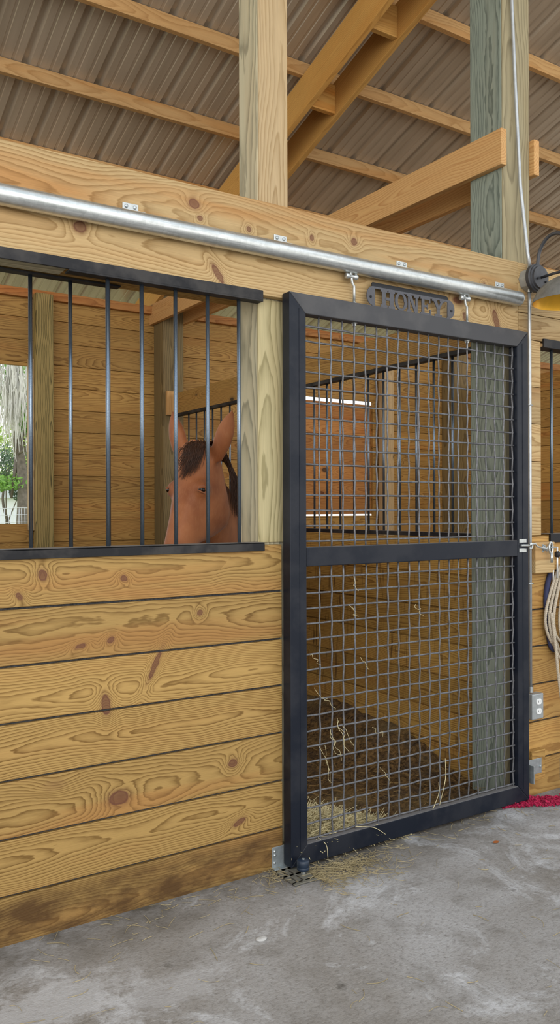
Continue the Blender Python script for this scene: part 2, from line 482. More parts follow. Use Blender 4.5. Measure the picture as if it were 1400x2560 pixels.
def thing(name, label, cat, loc=(0, 0, 0), group=None):
    o = bpy.data.objects.new(name, None); C.objects.link(o); o.location = loc
    o.empty_display_size = .1
    bpy.context.view_layer.update() if False else None
    o.matrix_basis = Matrix.Translation(V(loc))
    return tag(o, label, cat, group)


def struct(o):
    o['kind'] = 'structure'
    return o


def beam(name, lo, hi, axis, mat, label, cat, group=None, bevel=.003, seed=None):
    b = MB(); b.box(lo, hi, axis, seed)
    return tag(b.build(name, mat, None, bevel), label, cat, group)


X, Y, Z = V((1, 0, 0)), V((0, 1, 0)), V((0, 0, 1))

# ------------------------------------------------------------------ setting: floor, ground, walls, ceiling
b = MB(); b.box((-9, -9, -.12), (12, .02, 0)); struct(b.build('floor', CONCRETE))

b = MB()
nx, ny = 150, 80
grid = []
for j in range(ny + 1):
    row = []
    for i in range(nx + 1):
        x = -2.355 + 3.755 * i / nx; y = .03 + 4.06 * j / ny
        z = -.012 + .02 * (math.sin(x * 7.1 + y * 3) * math.sin(y * 6.3 - x)) + random.uniform(-.012, .012)
        if x > .9: z += .16 * max(0, 1 - abs(x - 1.38) / .42) * min(1, max(0, (y - .3) / .6))
        z += .03 * min(1, y / 1.5)
        row.append(b.bm.verts.new((x, y, z)))
    grid.append(row)
for j in range(ny):
    for i in range(nx):
        b.bm.faces.new((grid[j][i], grid[j][i + 1], grid[j + 1][i + 1], grid[j + 1][i])).smooth = True
bed = b.build('stall_bedding', BEDDING)
tag(bed, 'dark trampled shavings and dirt covering the stall ground behind the mesh gate', 'bedding', kind='stuff')

SAND = simple('pale_sandy_soil', (.55, .50, .43), .9, 0, .2, .2, 3)
b = MB(); b.box((-40, .03, -.35), (40, 6.5, -.1)); struct(b.build('ground', SAND))
GRASS = simple('muted_grass', (.34, .38, .17), .9, 0, .2, .5, 3)  # muted green, mottled at random
b = MB(); b.box((-40, 6.5, -.35), (40, 70, -.1)); struct(b.build('ground', GRASS))


def plank_wall(b, x0, x1, seams, y0, y1, holes=(), joints=(), gap=.005, tongue=True, ax='x', seedbase=0, tb=None):
    """horizontal boards; ax 'x' runs along x at y0..y1, 'y' runs along y at x in y0..y1"""
    for k in range(len(seams) - 1):
        zl, zh = seams[k], seams[k + 1]
        cuts = sorted({zl, zh} | {h for (_, _, a, c) in holes for h in (a, c) if zl < h < zh})
        for i in range(len(cuts) - 1):
            a, c = cuts[i], cuts[i + 1]
            spans = [(x0, x1)]
            for (hx0, hx1, hz0, hz1) in holes:
                if a >= hz0 - 1e-6 and c <= hz1 + 1e-6:
                    ns = []
                    for (p, q) in spans:
                        if hx0 > p: ns.append((p, min(q, hx0)))
                        if hx1 < q: ns.append((max(p, hx1), q))
                    spans = [sp for sp in ns if sp[1] - sp[0] > .01]
            for jn in joints:
                ns = []
                for (p, q) in spans:
                    if p < jn < q: ns += [(p, jn - .001), (jn + .001, q)]
                    else: ns.append((p, q))
                spans = ns
            for n_, (p, q) in enumerate(spans):
                g0 = gap / 2 if a == zl else 0; g1 = gap / 2 if c == zh else 0
                sd = seedbase * 1000 + k * 10 + n_
                ym = (y0 + y1) / 2
                if ax == 'x':
                    b.box((p, y0, a + g0), (q, y1, c - g1), 0, sd)
                    if tongue and c == zh and k < len(seams) - 2: (tb or b).box((p, y1 - .024, c - .012), (q, y1 - .002, c + .012), 0, sd + 5)
                else:
                    b.box((y0, p, a + g0), (y1, q, c - g1), 1, sd)
                    if tongue and c == zh and k < len(seams) - 2: b.box((ym - .006, p, c - .012), (ym + .006, q, c + .012), 1, sd + 5)


FS = [-.03, .1577, .3425, .532, .7187, .9035, 1.0926, 1.28]
GAPDIRT = simple('grey_gap_dust', (.060, .060, .062), .9, 0, .2, .5, 90)
b = MB(); tb = MB(); plank_wall(b, -2.6, 0.0, FS, 0.0, .038, seedbase=3, gap=.008, tb=tb)
wf = struct(b.build('wall_front', W_FRONT, None, .0025)); tb.build('gap_dust', GAPDIRT, wf)
RS = [-.03, .176, .360, .545, .732, .915, 1.10, 1.28]
b = MB(); plank_wall(b, 1.383, 6.5, RS, 0.0, .038, seedbase=14, gap=.008, tb=(tb := MB()))
wr = struct(b.build('wall_right', wood('right_wall_pine', (.53, .31, .095), (.28, .135, .035), (.50, .215, .05), knot_gate=.8, heart_amt=.6), None, .0025)); tb.build('gap_dust', GAPDIRT, wr)

BS = [1.15 + .1856 * k for k in range(-7, 11)] + [3.19]
WIN = (-1.0, .19, 1.304, 2.607); WIN2 = (2.72, 3.86, 1.35, 2.565)
b = MB(); plank_wall(b, -2.7, 9.0, BS, 4.10, 4.138, [WIN, WIN2], joints=(1.42, 5.08, 8.7), seedbase=33)
struct(b.build('wall_back', W_WALL, None, .002))

b = MB(); plank_wall(b, .245, 3.9, [-.05 + .1855 * k + .0 for k in range(-0, 8)][0:7] + [1.262], 1.405, 1.443, seedbase=50, ax='y', gap=.008)
struct(b.build('wall_partition', W_PART, None, .002))
b = MB(); plank_wall(b, .245, 4.1, [.0 + .187 * k for k in range(16)], 5.06, 5.098, seedbase=61, ax='y')
struct(b.build('wall_neighbour', W_WALL, None, .002))
b = MB(); plank_wall(b, .245, 4.1, [.0 + .187 * k for k in range(8)], -2.40, -2.362, seedbase=71, ax='y')
struct(b.build('wall_left', W_WALL, None, .002))

# ribbed roof: profile along x, swept down the slope
SL = .33
def roof_z(y): return 4.177 + .09 - SL * (y - 1.877)
prof = []
x = -.341 - .2286 * 16
while x < 11:
    h = .024
    prof += [(x - .027, 0), (x - .011, h), (x + .011, h), (x + .027, 0)]
    for m in (.0762, .1524):
        prof += [(x + m - .011, 0), (x + m - .007, .0045), (x + m + .007, .0045), (x + m + .011, 0)]
    x += .2286
b = MB()
nrm = V((0, SL, 1)).normalized()
lines = []
for y in (-1.75, 1.5, 4.75):
    lines.append([b.bm.verts.new(V((px, y, roof_z(y) + .003)) + nrm * ph) for px, ph in prof])
for j in range(2):
    for i in range(len(prof) - 1):
        b.bm.faces.new((lines[j][i], lines[j][i + 1], lines[j + 1][i + 1], lines[j + 1][i]))
roof = b.build('ceiling', ROOFM)
sm = roof.modifiers.new('thickness', 'SOLIDIFY'); sm.thickness = .002; sm.offset = 1
struct(roof)

# ------------------------------------------------------------------ posts and beams
b = thing('support_post', 'square pale post standing left of the mesh gate and rising to the roof', 'post', (-.015, .11, 0))
mb = MB(); mb.box((-.085, .04, -.1), (.055, .18, 4.72), 2, 5)
post_gate = mb.build('post_timber', W_POSTW, b, .004)
b['label'] = 'pale square post left of the mesh gate, rising behind the header beam to the roof'
# flat cover board on the aisle face of that post above the header
mb = MB(); mb.box((-.080, .0335, 2.60), (.055, .041, 4.72), 2, 15); mb.build('facing_board', W_POST, b)
mb = MB(); mb.box((-.086, .0335, 1.285), (.055, .041, 2.245), 2, 22); mb.build('facing_board', wood('striped_pale_pine', (.66, .56, .31), (.30, .25, .11), (.62, .45, .20), rings=75, knot_gate=.88, contrast=1.0, heart_amt=.35), b)

t = thing('support_post', 'thick grey-green post right of the mesh gate, rising to the roof', 'post', (1.415, .15, 0))
mb = MB(); mb.box((1.315, .046, -.1), (1.51, .25, 4.55), 2, 8); mb.build('post_timber', W_GREY, t, .004)
mb = MB(); mb.box((1.319, .0385, -.05), (1.51, .047, 4.55), 2, 9); mb.build('facing_board', W_GREYF, t, .002)

BEAMS = [
    ('header_beam', (-2.6, 0, 2.432), (1.381, .04, 2.617), W_BEAM, 'pale knotty header board above the galvanised track tube', 41),
    ('header_beam', (-2.6, 0, 2.250), (1.381, .04, 2.429), W_BEAM, 'pale header board below the track tube, behind the name sign', 44),
    ('header_beam', (1.384, 0, 2.376), (6.5, .04, 2.617), W_BEAM, 'pale header board at the right edge, behind the gooseneck lamp', 47),
    ('header_beam', (1.384, 0, 2.250), (6.5, .04, 2.373), W_BEAM, 'narrow pale header board right of the gate, under the gooseneck lamp', 48),
    ('header_beam', (-2.36, .182, 2.258), (1.313, .24, 2.60), W_WALL, 'shaded brown header beam inside the stall, seen above the window bars', 51)]
for n_, lo, hi, m_, lab, sd in BEAMS:
    beam(n_, lo, hi, 0, m_, lab, 'beam', seed=sd)
beam('soffit_board', (-2.36, .041, 2.252), (-.84, .16, 2.275), 0, W_POSTW, 'rough greenish board under the header above the left window bars', 'board', seed=53)
mb = MB(); plank_wall(mb, 1.383, 1.545, [1.282, 1.467, 1.648, 1.834, 2.016, 2.248], .0, .038, seedbase=81, tongue=False, gap=.003)
tag(mb.build('plank_column', W_BEAM, None, .002), 'column of short stacked planks between the gate and the right window', 'plank column')

t = thing('partition_beam', 'brown beam across the top of the barred partition between the stalls', 'beam', (1.424, 2, 2.35))
mb = MB(); mb.box((1.405, .25, 2.262), (1.443, 3.9, 2.442), 1, 91); mb.build('beam_timber', W_WALL, t, .003)
mb = MB(); mb.box((1.335, 3.86, 2.25), (1.404, 3.899, 2.46), 2, 92); mb.build('cleat', W_JOIST, t, .003)

for xa, xb, lab in ((1.275, 1.313, 'joist along the left side of the grey-green post, above the header'),
                    (1.5115, 1.5495, 'joist along the right side of the grey-green post, partly behind it')):
    beam('ceiling_joist', (xa, .008, 3.075), (xb, 4.12, 3.25), 1, W_JOIST, 'long pinkish ' + lab, 'joist', seed=int(xa * 100))
for xa, xb, lab in ((1.275, 1.313, 'nearer sloping orange rafter of the pair running up to the top of the photo'),
                    (1.5115, 1.5495, 'farther sloping orange rafter of the pair, lower edge of the two'),):
    mb = MB()
    ya, yb = -1.7, 4.6
    zc = lambda y: 3.946 + .1155 - SL * (y - 1.877)
    u = V((0, yb - ya, zc(yb) - zc(ya)))
    mb.board(((xa + xb) / 2, (ya + yb) / 2, (zc(ya) + zc(yb)) / 2), u, V((0, SL, 1)), u.length, .219, .038, int(xa * 1000))
    tag(mb.build('roof_rafter', W_RAFT, None, .002), lab, 'rafter', 'paired rafters over the partition')
PY = [-1.42, -.80, -.18, .44, 1.06, 1.68, 2.30, 2.92, 3.54, 4.16]
ordinal = {1.06: 'at the top right corner, nearest the viewer', 1.68: 'third above the header, crossing the top edge of the photo',
           2.30: 'second above the header, meeting the pale post halfway up', 2.92: 'just above the header, lowest in view over the left window',
           .44: 'beyond the top edge, nearest the aisle', 3.54: 'second from the back wall, seen through the gate mesh', 4.16: 'lying along the top of the back wall'}
for y in PY:
    if y < .3: continue
    z = 4.177 - SL * (y - 1.877)
    beam('roof_purlin', (-4.0, y, z), (8.8, y + .038, z + .089), 0, W_ROOF, 'brown roof purlin ' + ordinal[y], 'purlin', 'purlins under the metal roof', .002, int(y * 100))
for y, lab in ((1.06, 'upper of the two spacer blocks between the paired rafters'), (1.68, 'lower of the two spacer blocks between the paired rafters')):
    z = 4.177 - SL * (y - 1.877)
    beam('spacer_block', (1.3135, y - .038, z - .205), (1.511, y, z - .015), 0, W_RAFT, lab, 'block', 'rafter spacer blocks', .003, int(y * 77))
b = MB(); b.box((-2.7, 4.05, 3.165), (9.0, 4.099, 3.235), 0, 77); tag(b.build('top_plate', W_SHUT, None, .003), 'reddish board along the top of the back wall under the roof', 'board')

t = thing('support_post', 'brown corner post at the back of the stall, behind the horse', 'post', (1.415, 4.0, 0))
mb = MB(); mb.box((1.315, 3.9, -.1), (1.513, 4.098, 3.45), 2, 31); mb.build('post_timber', W_BACKP, t, .004)
t = thing('support_post', 'brown back post far behind the gate mesh, at the far end of the next stall', 'post', (4.95, 4.0, 0))
mb = MB(); mb.box((4.86, 3.9, -.1), (5.055, 4.098, 3.45), 2, 34); mb.build('post_timber', W_BACKP, t, .004)
W_OLIVE = wood('olive_window_post_pine', (.34, .255, .095), (.085, .070, .024), (.38, .22, .07), rings=75, knot_gate=.5, contrast=1.25, heart_amt=.6, knot=(.05, .018, .008))
t = thing('window_post', 'greenish post with two dark knots beside the open back window', 'post', (.29, 4.03, 0))
mb = MB(); mb.box((.215, 3.96, -.1), (.357, 4.048, 3.19), 2, 27); mb.build('post_timber', W_OLIVE, t, .004)
mb = MB(); mb.box((.180, 4.02, 1.25), (.214, 4.098, 2.66), 2, 28); mb.build('jamb_strip', W_POST, t, .002)
t = thing('window_post', 'pale post beside the closed shutter in the neighbouring stall', 'post', (3.95, 4.03, 0))
mb = MB(); mb.box((3.885, 3.96, -.1), (4.03, 4.048, 3.19), 2, 29); mb.build('post_timber', W_POST, t, .004)
t = thing('window_shutter', 'closed reddish plank shutter with light slits above and below it', 'shutter', (3.3, 4.16, 1.35))
mb = MB(); plank_wall(mb, 2.66, 3.90, [1.365 + .1671 * k for k in range(8)], 4.150, 4.185, seedbase=90, gap=.004)
mb.build('shutter_boards', W_SHUT, t)

# ------------------------------------------------------------------ window grilles
def bar(parent, x, y, z0, z1, r=.0075):
    m = MB(); m.tube([(x, y, z0), (x, y, z1)], r, 10); return m.build('bar', BARSTEEL, parent)


g = thing('window_grille', 'black barred grille in the left window, in front of the horse', 'grille', (-.5, .02, 1.28))
m = MB(); m.box((-2.3, -.010, 2.228), (-.088, -.002, 2.266)); m.box((-.86, -.010, 2.222), (-.088, .034, 2.229)); m.build('top_rail', RAILSTEEL, g, .0015)
m = MB(); m.box((-2.3, -.012, 1.253), (-.086, -.002, 1.286)); m.box((-2.3, -.012, 1.281), (-.086, .06, 1.287)); m.build('bottom_rail', RAILSTEEL, g, .0015)
for x in (-.7125, -.584, -.45, -.317, -.181): bar(g, x, .022, 1.287, 2.224)
g = thing('window_grille', 'black barred panel set deeper in the left window, by the open back window', 'grille', (-1.2, .2, 1.28))
m = MB(); m.box((-2.3, .175, 2.246), (-.60, .215, 2.253)); m.build('top_rail', RAILSTEEL, g, .0015)
m = MB(); m.box((-2.3, .175, 1.268), (-.60, .215, 1.277)); m.build('bottom_rail', RAILSTEEL, g, .0015)
for k in range(10): bar(g, -.642 - .145 * k, .195, 1.277, 2.246)
m = MB(); m.box((-2.36, .041, 1.19), (-.09, .18, 1.265), 0, 3)
tag(m.build('sill_board', W_WALL, None, .002), 'brown board behind the left window sill, under the deeper bars', 'board')

g = thing('window_grille', 'black barred grille at the right edge of the photo, beyond the gate', 'grille', (2.5, .02, 1.28))
m = MB(); m.box((1.556, -.012, 2.222), (4.7, -.002, 2.262)); m.box((1.556, -.012, 2.218), (4.7, .06, 2.224)); m.build('top_rail', RAILSTEEL, g, .0015)
m = MB(); m.box((1.60, -.014, 1.245), (4.7, -.002, 1.288)); m.box((1.60, -.012, 1.284), (4.7, .06, 1.29)); m.build('bottom_rail', RAILSTEEL, g, .0015)
for k in range(20): bar(g, 1.652 + .14 * k, .022, 1.29, 2.22)

g = thing('partition_grille', 'black barred grille on top of the partition between the stalls', 'grille', (1.42, 2, 1.28))
m = MB(); m.box((1.40, .25, 2.238), (1.446, 3.9, 2.261), 1); m.build('top_rail', RAILSTEEL, g, .0015)
m = MB(); m.box((1.40, .25, 1.264), (1.446, 3.9, 1.288), 1); m.build('bottom_rail', RAILSTEEL, g, .0015)
for k in range(24): bar(g, 1.423, .485 - .14 + .1425 * k, 1.288, 2.238, .0072)

# ------------------------------------------------------------------ track tube
t = thing('sliding_track', 'round galvanised track tube across the header, carrying the mesh gate', 'track', (0, -.035, 2.425))
m = MB()
m.lathe([(.0335, 0), (.0345, .003), (.0345, 3.94), (.0335, 3.947), (.029, 3.947), (.029, 3.85), (0, 3.85)], (-2.6, -.037, 2.4235), (1, 0, 0), 32)
m.build('tube', GALV, t)
for x in (-1.268, -.636, -.004, .629, 1.248):
    m = MB(); m.box((x - .030, -.004, 2.452), (x + .030, -.001, 2.496)); m.box((x - .005, -.032, 2.4605), (x + .045, -.003, 2.464))
    br = m.build('bracket', ZINC, t, .001)
    for sx in (-.016, .016):
        m = MB(); m.lathe([(.007, 0), (.0065, .003), (.003, .0045), (0, .0045)], (x + sx, -.004, 2.484), (0, -1, 0), 12); m.build('screw', PLATE, br)

# ------------------------------------------------------------------ the mesh gate
GX0, GX1, GZ0, GZ1 = 0.0, 1.381, .015, 2.265
gy0, gy1, sw = -.060, -.008, .078
t = thing('stall_gate', 'black steel sliding stall gate with grey wire mesh, hung from the track', 'gate', ((GX0 + GX1) / 2, -.034, 0))


def rail(name, poly, mat=None):
    m = MB(); m.prism(poly, (0, gy0, 0), X, Z, gy1 - gy0, Y)
    return m.build(name, mat or STEEL, t, .003)


rail('left_stile', [(GX0, GZ0), (GX0 + sw, GZ0 + sw), (GX0 + sw, GZ1 - sw), (GX0, GZ1)])
rail('right_stile', [(GX1, GZ0), (GX1, GZ1), (GX1 - sw, GZ1 - sw), (GX1 - sw, GZ0 + sw)])
rail('top_rail', [(GX0, GZ1), (GX0 + sw, GZ1 - sw), (GX1 - sw, GZ1 - sw), (GX1, GZ1)], LIT_RAIL)
rail('bottom_rail', [(GX0, GZ0), (GX1, GZ0), (GX1 - sw, GZ0 + sw), (GX0 + sw, GZ0 + sw)])
rail('middle_rail', [(GX0 + sw, 1.188), (GX1 - sw, 1.188), (GX1 - sw, 1.264), (GX0 + sw, 1.264)])
# a welded flat bar down the middle of each stile
for x in (.046, 1.340):
    m = MB(); m.box((x - .0015, gy0 - .0015, GZ0 + .06), (x + .0015, gy0, GZ1 - .06), 2); m.build('weld_seam', STEEL, t)


def mesh_panel(z0, z1, zs):
    m = MB(); ym = -.036; a = .0026; r = .0040
    xs = [.085] + [.098 + .0598 * k for k in range(1, 21)]
    for i, x in enumerate(xs):
        jx = random.uniform(-.0006, .0006)
        pts = [(x + jx, ym, z0 - .01)]
        for j, z in enumerate(zs):
            sgn = 1 if (i + j) % 2 else -1
            pts += [(x + jx + random.uniform(-.0006, .0006), ym + sgn * a, z)]
        pts += [(x + jx, ym, z1 + .01)]
        m.tube(pts, r, 6)
    for j, z in enumerate(zs):
        pts = [(GX0 + sw - .01, ym, z)]
        for i, x in enumerate(xs):
            sgn = -1 if (i + j) % 2 else 1
            pts += [(x, ym + sgn * a, z + random.uniform(-.001, .001))]
        pts += [(GX1 - sw + .01, ym, z)]
        m.tube(pts, r, 6)
    return m


mesh_panel(1.264, GZ1 - sw, [1.287 + .0613 * k for k in range(15)]).build('upper_wire_mesh', WIRE, t)
mesh_panel(GZ0 + sw, 1.188, [.101 + .0612 * k for k in range(18)]).build('lower_wire_mesh', WIRE, t)
for xh in (.338, .994):
    m = MB()
    m.tube([(xh - .014, -.037, 2.392), (xh - .014, -.037, 2.372), (xh - .010, -.036, 2.352), (xh + .001, -.035, 2.338), (xh + .002, -.034, 2.32), (xh + .002, -.034, 2.27)], .0058, 12)
    m.lathe([(.011, 0), (.011, .006), (.006, .008)], (xh + .002, -.034, 2.2645), Z, 6, False)
    hg = m.build('hanger_bolt', ZINC, t)
    m = MB()
    m.lathe([(0, -.030), (.0105, -.030), (.012, -.027), (.012, -.016), (.008, -.013), (.008, .013), (.012, .016), (.012, .027), (.0105, .030), (0, .030)], (xh - .014, -.037, 2.376), X, 16)
    m.box((xh - .026, -.043, 2.372), (xh - .018, -.031, 2.396)); m.box((xh + .002, -.043, 2.372), (xh + .010, -.031, 2.396))
    m.build('trolley', ZINC, hg)
    m = MB()
    m.lathe([(.013, 0), (.013, -.003), (.0085, -.003), (.0085, -.012), (.0045, -.012), (.0045, -.045), (0, -.045)], (xh + .006, -.030, 2.1868), Z, 12, False)
    m.build('nut', ZINC, hg)
# latch hook on the right stile
m = MB(); m.box((1.312, -.0635, 1.252), (1.362, -.0602, 1.270)); m.box((1.312, -.0635, 1.206), (1.362, -.0602, 1.226)); m.tube([(1.318, -.067, 1.239), (1.385, -.072, 1.239)], .006, 10)
lt = m.build('hook_latch', ZINC, t, .001)
m = MB()
pts = [(1.372 + .012 * math.cos(a), -.080, 1.236 + .012 * math.sin(a)) for a in [math.pi * k / 8 - 2.4 for k in range(13)]]
pts += [(1.398, -.086, 1.246), (1.412, -.086, 1.232), (1.45, -.082, 1.226), (1.487, -.078, 1.222), (1.489, -.078, 1.206)]
m.tube(pts, .0042, 8); m.build('hook', ZINC, lt)

# ------------------------------------------------------------------ name sign: cut steel plate reading HONEY
sg = thing('name_sign', 'charcoal cut-out steel name plate reading HONEY above the gate', 'sign', (.655, -.040, 2.27))
sx0, sx1, sz0, sz1 = .398, .916, 2.2655, 2.352
H_ = sz1 - sz0; yS = -.0395; th = .004
m = MB()


pc = [0]


def plate_poly(poly):
    pc[0] += 1
    m.prism(poly, (0, yS + .00009 * pc[0], 0), X, Z, th, Y)


xl, xr = .448, .868
cl = [(xl, sz0)] + [(xl, sz1)]
r_ = H_ / 2; cz = (sz0 + sz1) / 2
left = [(xl + .006, sz1), (xl - .012, sz1)] + [(xl - .012 - (r_ - .004) * math.sin(a) * .82, cz + .003 + (r_ - .003) * math.cos(a)) for a in [math.pi * k / 14 for k in range(1, 13)]] + [(xl - .014, sz0 + .006), (xl - .010, sz0), (xl + .006, sz0), (xl, sz0 + .012), (xl, sz1 - .012)]
plate_poly(left)
plate_poly([(2 * (xl + xr) / 2 - p[0], p[1]) for p in left][::-1])
bt = .008
plate_poly([(xl - .012, sz1 - bt), (xr + .012, sz1 - bt), (xr + .012, sz1), (xl - .012, sz1)])
plate_poly([(xl - .012, sz0), (xr + .012, sz0), (xr + .012, sz0 + bt * .7), (xl - .012, sz0 + bt * .7)])
m.build('plate', SIGN, sg)


def letter(ch, x0, x1):
    mm = MB(); w = x1 - x0; z0 = sz0 + .004; z1 = sz1 - .006; h = z1 - z0
    cnt = [0]
    def P(poly):
        cnt[0] += 1
        mm.prism([(x0 + p[0] * w, z0 + p[1] * h) for p in poly], (0, yS - .0004 - .00012 * cnt[0], 0), X, Z, th, Y)
    def bx(a, b_, c, d): P([(a, c), (b_, c), (b_, d), (a, d)])
    if ch == 'H':
        for o in (.08, .64):
            bx(o, o + .28, 0, 1); bx(o - .10, o + .38, 0, .16); bx(o - .10, o + .38, .86, 1)
        bx(.3, .7, .42, .58)
    elif ch == 'O':
        n = 28
        for k in range(n):
            a0, a1 = 2 * math.pi * k / n, 2 * math.pi * (k + 1) / n
            P([(.5 + .50 * math.cos(a0), .5 + .52 * math.sin(a0)), (.5 + .50 * math.cos(a1), .5 + .52 * math.sin(a1)),
               (.5 + .27 * math.cos(a1), .5 + .40 * math.sin(a1)), (.5 + .27 * math.cos(a0), .5 + .40 * math.sin(a0))])
    elif ch == 'N':
        bx(.06, .24, 0, 1); bx(.76, .94, 0, 1); bx(-.04, .36, 0, .14); bx(.62, 1.06, .86, 1); bx(-.06, .30, .88, 1)
        P([(.06, 1), (.34, 1), (.94, 0), (.68, 0)])
    elif ch == 'E':
        bx(.10, .36, 0, 1); bx(-.02, .98, 0, .13); bx(-.02, .92, .87, 1); bx(.34, .66, .44, .56); bx(.60, .70, .34, .66); bx(.82, .92, .70, 1); bx(.86, .98, 0, .34)
    elif ch == 'Y':
        bx(.38, .64, 0, .5); bx(.20, .82, 0, .15); bx(-.06, .40, .88, 1); bx(.64, 1.06, .88, 1)
        P([(.02, 1), (.30, 1), (.64, .46), (.38, .46)]); P([(.76, 1), (.98, 1), (.64, .46), (.46, .46)])
    return mm.build('letter', SIGN, sg)


for ch, a, c in (('H', .481, .556), ('O', .557, .626), ('N', .629, .692), ('E', .706, .768), ('Y', .778, .845)):
    letter(ch, a, c)
m = MB()
m.prism([(.437, 0), (.880, 0), (.880, .017), (.872, .024), (.446, .024), (.437, .018)], (0, yS + .004, sz1 - .001), X, V((0, .35, .94)), .004, Y)
m.build('folded_top_edge', BLACK, sg)  # flange coloured black to carry the shade under the track tube
for x in (.424, .892):
    m = MB(); m.lathe([(.0055, 0), (.0055, .003), (.002, .0045), (0, .0045)], (x, yS, cz - .002), (0, -1, 0), 10); m.build('rivet', BLACK, sg)

# ------------------------------------------------------------------ conduit, junction box, lamp, outlet
t = thing('conduit_run', 'thin white-grey electrical conduit with round box, right of the gate', 'conduit', (1.43, 0, .52))
m = MB()
m.tube([(1.367, .022, 4.45), (1.367, .022, 3.9), (1.385, .018, 3.5), (1.408, .008, 3.0), (1.425, -.022, 2.66), (1.432, -.032, 2.58)], .0085, 14)
m.tube([(1.437, -.022, 2.49), (1.437, -.022, 2.40), (1.436, -.022, 1.5), (1.436, -.022, .53)], .0085, 14)
m.build('pipe', simple('pale_conduit', (.45, .47, .48), .35, .6, .5, .1, 30), t)
m = MB(); m.lathe([(0, 0), (.055, 0), (.055, .044), (.050, .046), (0, .046)], (1.438, 0.0, 2.533), (0, -1, 0), 8, False); m.build('junction_box', GREYPLASTIC, t, .002)
for z in (2.485, 2.590, .532):
    m = MB(); m.lathe([(.0125, -.014), (.0125, .014)], (1.437, -.022, z), Z, 12); m.build('connector', ZINC, t)
for z in (1.92, 1.05):
    m = MB(); m.tube([(1.418, -.004, z), (1.424, -.030, z), (1.436, -.033, z), (1.448, -.030, z), (1.454, -.004, z)], .003, 6); m.build('strap', ZINC, t)

t = thing('barn_lamp', 'charcoal gooseneck barn lamp with gold-lined shade at the right edge', 'lamp', (1.448, -.05, 2.53))
LX, LZ, LY = 1.448, 2.533, -.25
m = MB(); m.lathe([(0, .0), (.070, 0), (.070, .018), (.064, .021), (.062, .027), (.055, .029), (.053, .038), (0, .040)], (LX, -.047, LZ), (0, -1, 0), 72, False)
cp = m.build('canopy', LAMPB, t)
for dx, dz in ((-.03, -.01), (.03, -.02)):
    m = MB(); m.lathe([(.005, 0), (.005, .005), (0, .006)], (LX + dx, -.087, LZ + dz), (0, -1, 0), 8); m.build('screw', BLACK, cp)
m = MB()
m.tube(smooth_curve([(LX, -.062, LZ + .045), (LX, -.064, LZ + .075), (LX, -.072, LZ + .118), (LX, -.090, LZ + .152), (LX, -.118, LZ + .178), (LX, -.150, LZ + .188),
        (LX, -.185, LZ + .184), (LX, -.215, LZ + .165), (LX, -.237, LZ + .135), (LX, LY, LZ + .095), (LX, LY, LZ + .02)], 5), .0085, 14)
m.build('gooseneck_arm', LAMPB, t)
m = MB(); m.tube([(LX, -.085, LZ - .002), (LX, -.15, LZ + .000), (LX, LY, LZ - .002)], .0065, 12); m.build('stay_rod', LAMPB, t)
LT = LZ - .005
sh = [(.020, LT + .03), (.034, LT + .026), (.036, LT - .022), (.045, LT - .030), (.075, LT - .040), (.115, LT - .062), (.148, LT - .095), (.166, LT - .130), (.170, LT - .150)]
m = MB(); m.lathe([(r, z - LT) for r, z in sh], (LX, LY, LT), Z, 48); m.build('shade', LAMPG, t)
m = MB(); m.lathe([(r, z - LT) for r, z in [(.169, LT - .1505), (.164, LT - .131), (.146, LT - .097), (.113, LT - .065), (.073, LT - .043), (.02, LT - .036)]], (LX, LY, LT), Z, 48)
m.build('shade_lining', GOLD, t)
m = MB(); m.lathe([(.012, -.037), (.014, -.06), (.028, -.085), (.030, -.10), (.024, -.118), (.010, -.128), (0, -.13)], (LX, LY, LT), Z, 24); m.build('bulb', BULB, t)

t = thing('outlet_box', 'small grey outlet box with two white sockets, low on the right wall', 'outlet', (1.462, -.02, .44))
m = MB(); m.box((1.418, -.048, .388), (1.500, -.001, .512)); m.build('box', GREYPLASTIC, t, .004)
for z in (.474, .427):
    m = MB(); m.prism([(.017 * math.cos(a), max(-.0135, min(.0135, .0185 * math.sin(a)))) for a in [2 * math.pi * k / 24 for k in range(24)]], (1.464, -.052, z), X, Z, .0045, Y)
    rc = m.build('socket', WHITEPL, t)
    m = MB()
    for dx in (-.006, .006): m.box((1.464 + dx - .0011, -.0528, z - .004), (1.464 + dx + .0011, -.0518, z + .006))
    m.build('slot', BLACK, rc)

# latch block with eye plate
t = thing('latch_block', 'square wooden block with zinc eye plate and snap, right of the gate latch', 'latch block', (1.53, -.02, 1.18))
m = MB(); m.box((1.452, -.042, 1.098), (1.595, -.001, 1.250), 0, 19); m.build('block', W_BEAM, t, .003)
m = MB(); m.box((1.498, -.0445, 1.20), (1.512, -.0425, 1.24)); m.tube([(1.525 + .004, -.05, 1.225 + .0), (1.525, -.075, 1.225), (1.56, -.08, 1.225)], .0035, 8)
m.lathe([(.012, 0), (.014, .002), (.012, .004), (0, .004)], (1.512, -.0445, 1.222), (0, -1, 0), 16)
ep = m.build('eye_plate', PLATE, t, .0008)
m = MB()
ring = [(1.528 + .013 * math.cos(a), -.072, 1.222 + .028 * math.sin(a)) for a in [2 * math.pi * k / 20 for k in range(20)]]
m.tube(ring, .0055, 8, closed=True); m.lathe([(.004, 0), (.018, .0), (.018, .004), (.004, .004)], (1.526, -.064, 1.222), (0, -1, 0), 20)
m.tube([(1.528, -.074, 1.198), (1.528, -.074, 1.150)], .0045, 8); m.tube([(1.537, -.074, 1.198), (1.537, -.074, 1.150)], .0045, 8)
m.build('snap', ZINC, ep)
t = thing('stop_block', 'small wooden block with grey metal stop plate, low beside the gate', 'block', (1.48, -.02, .15))
m = MB(); m.box((1.425, -.040, .088), (1.522, -.001, .232), 0, 21); m.build('block', W_WALL, t, .003)
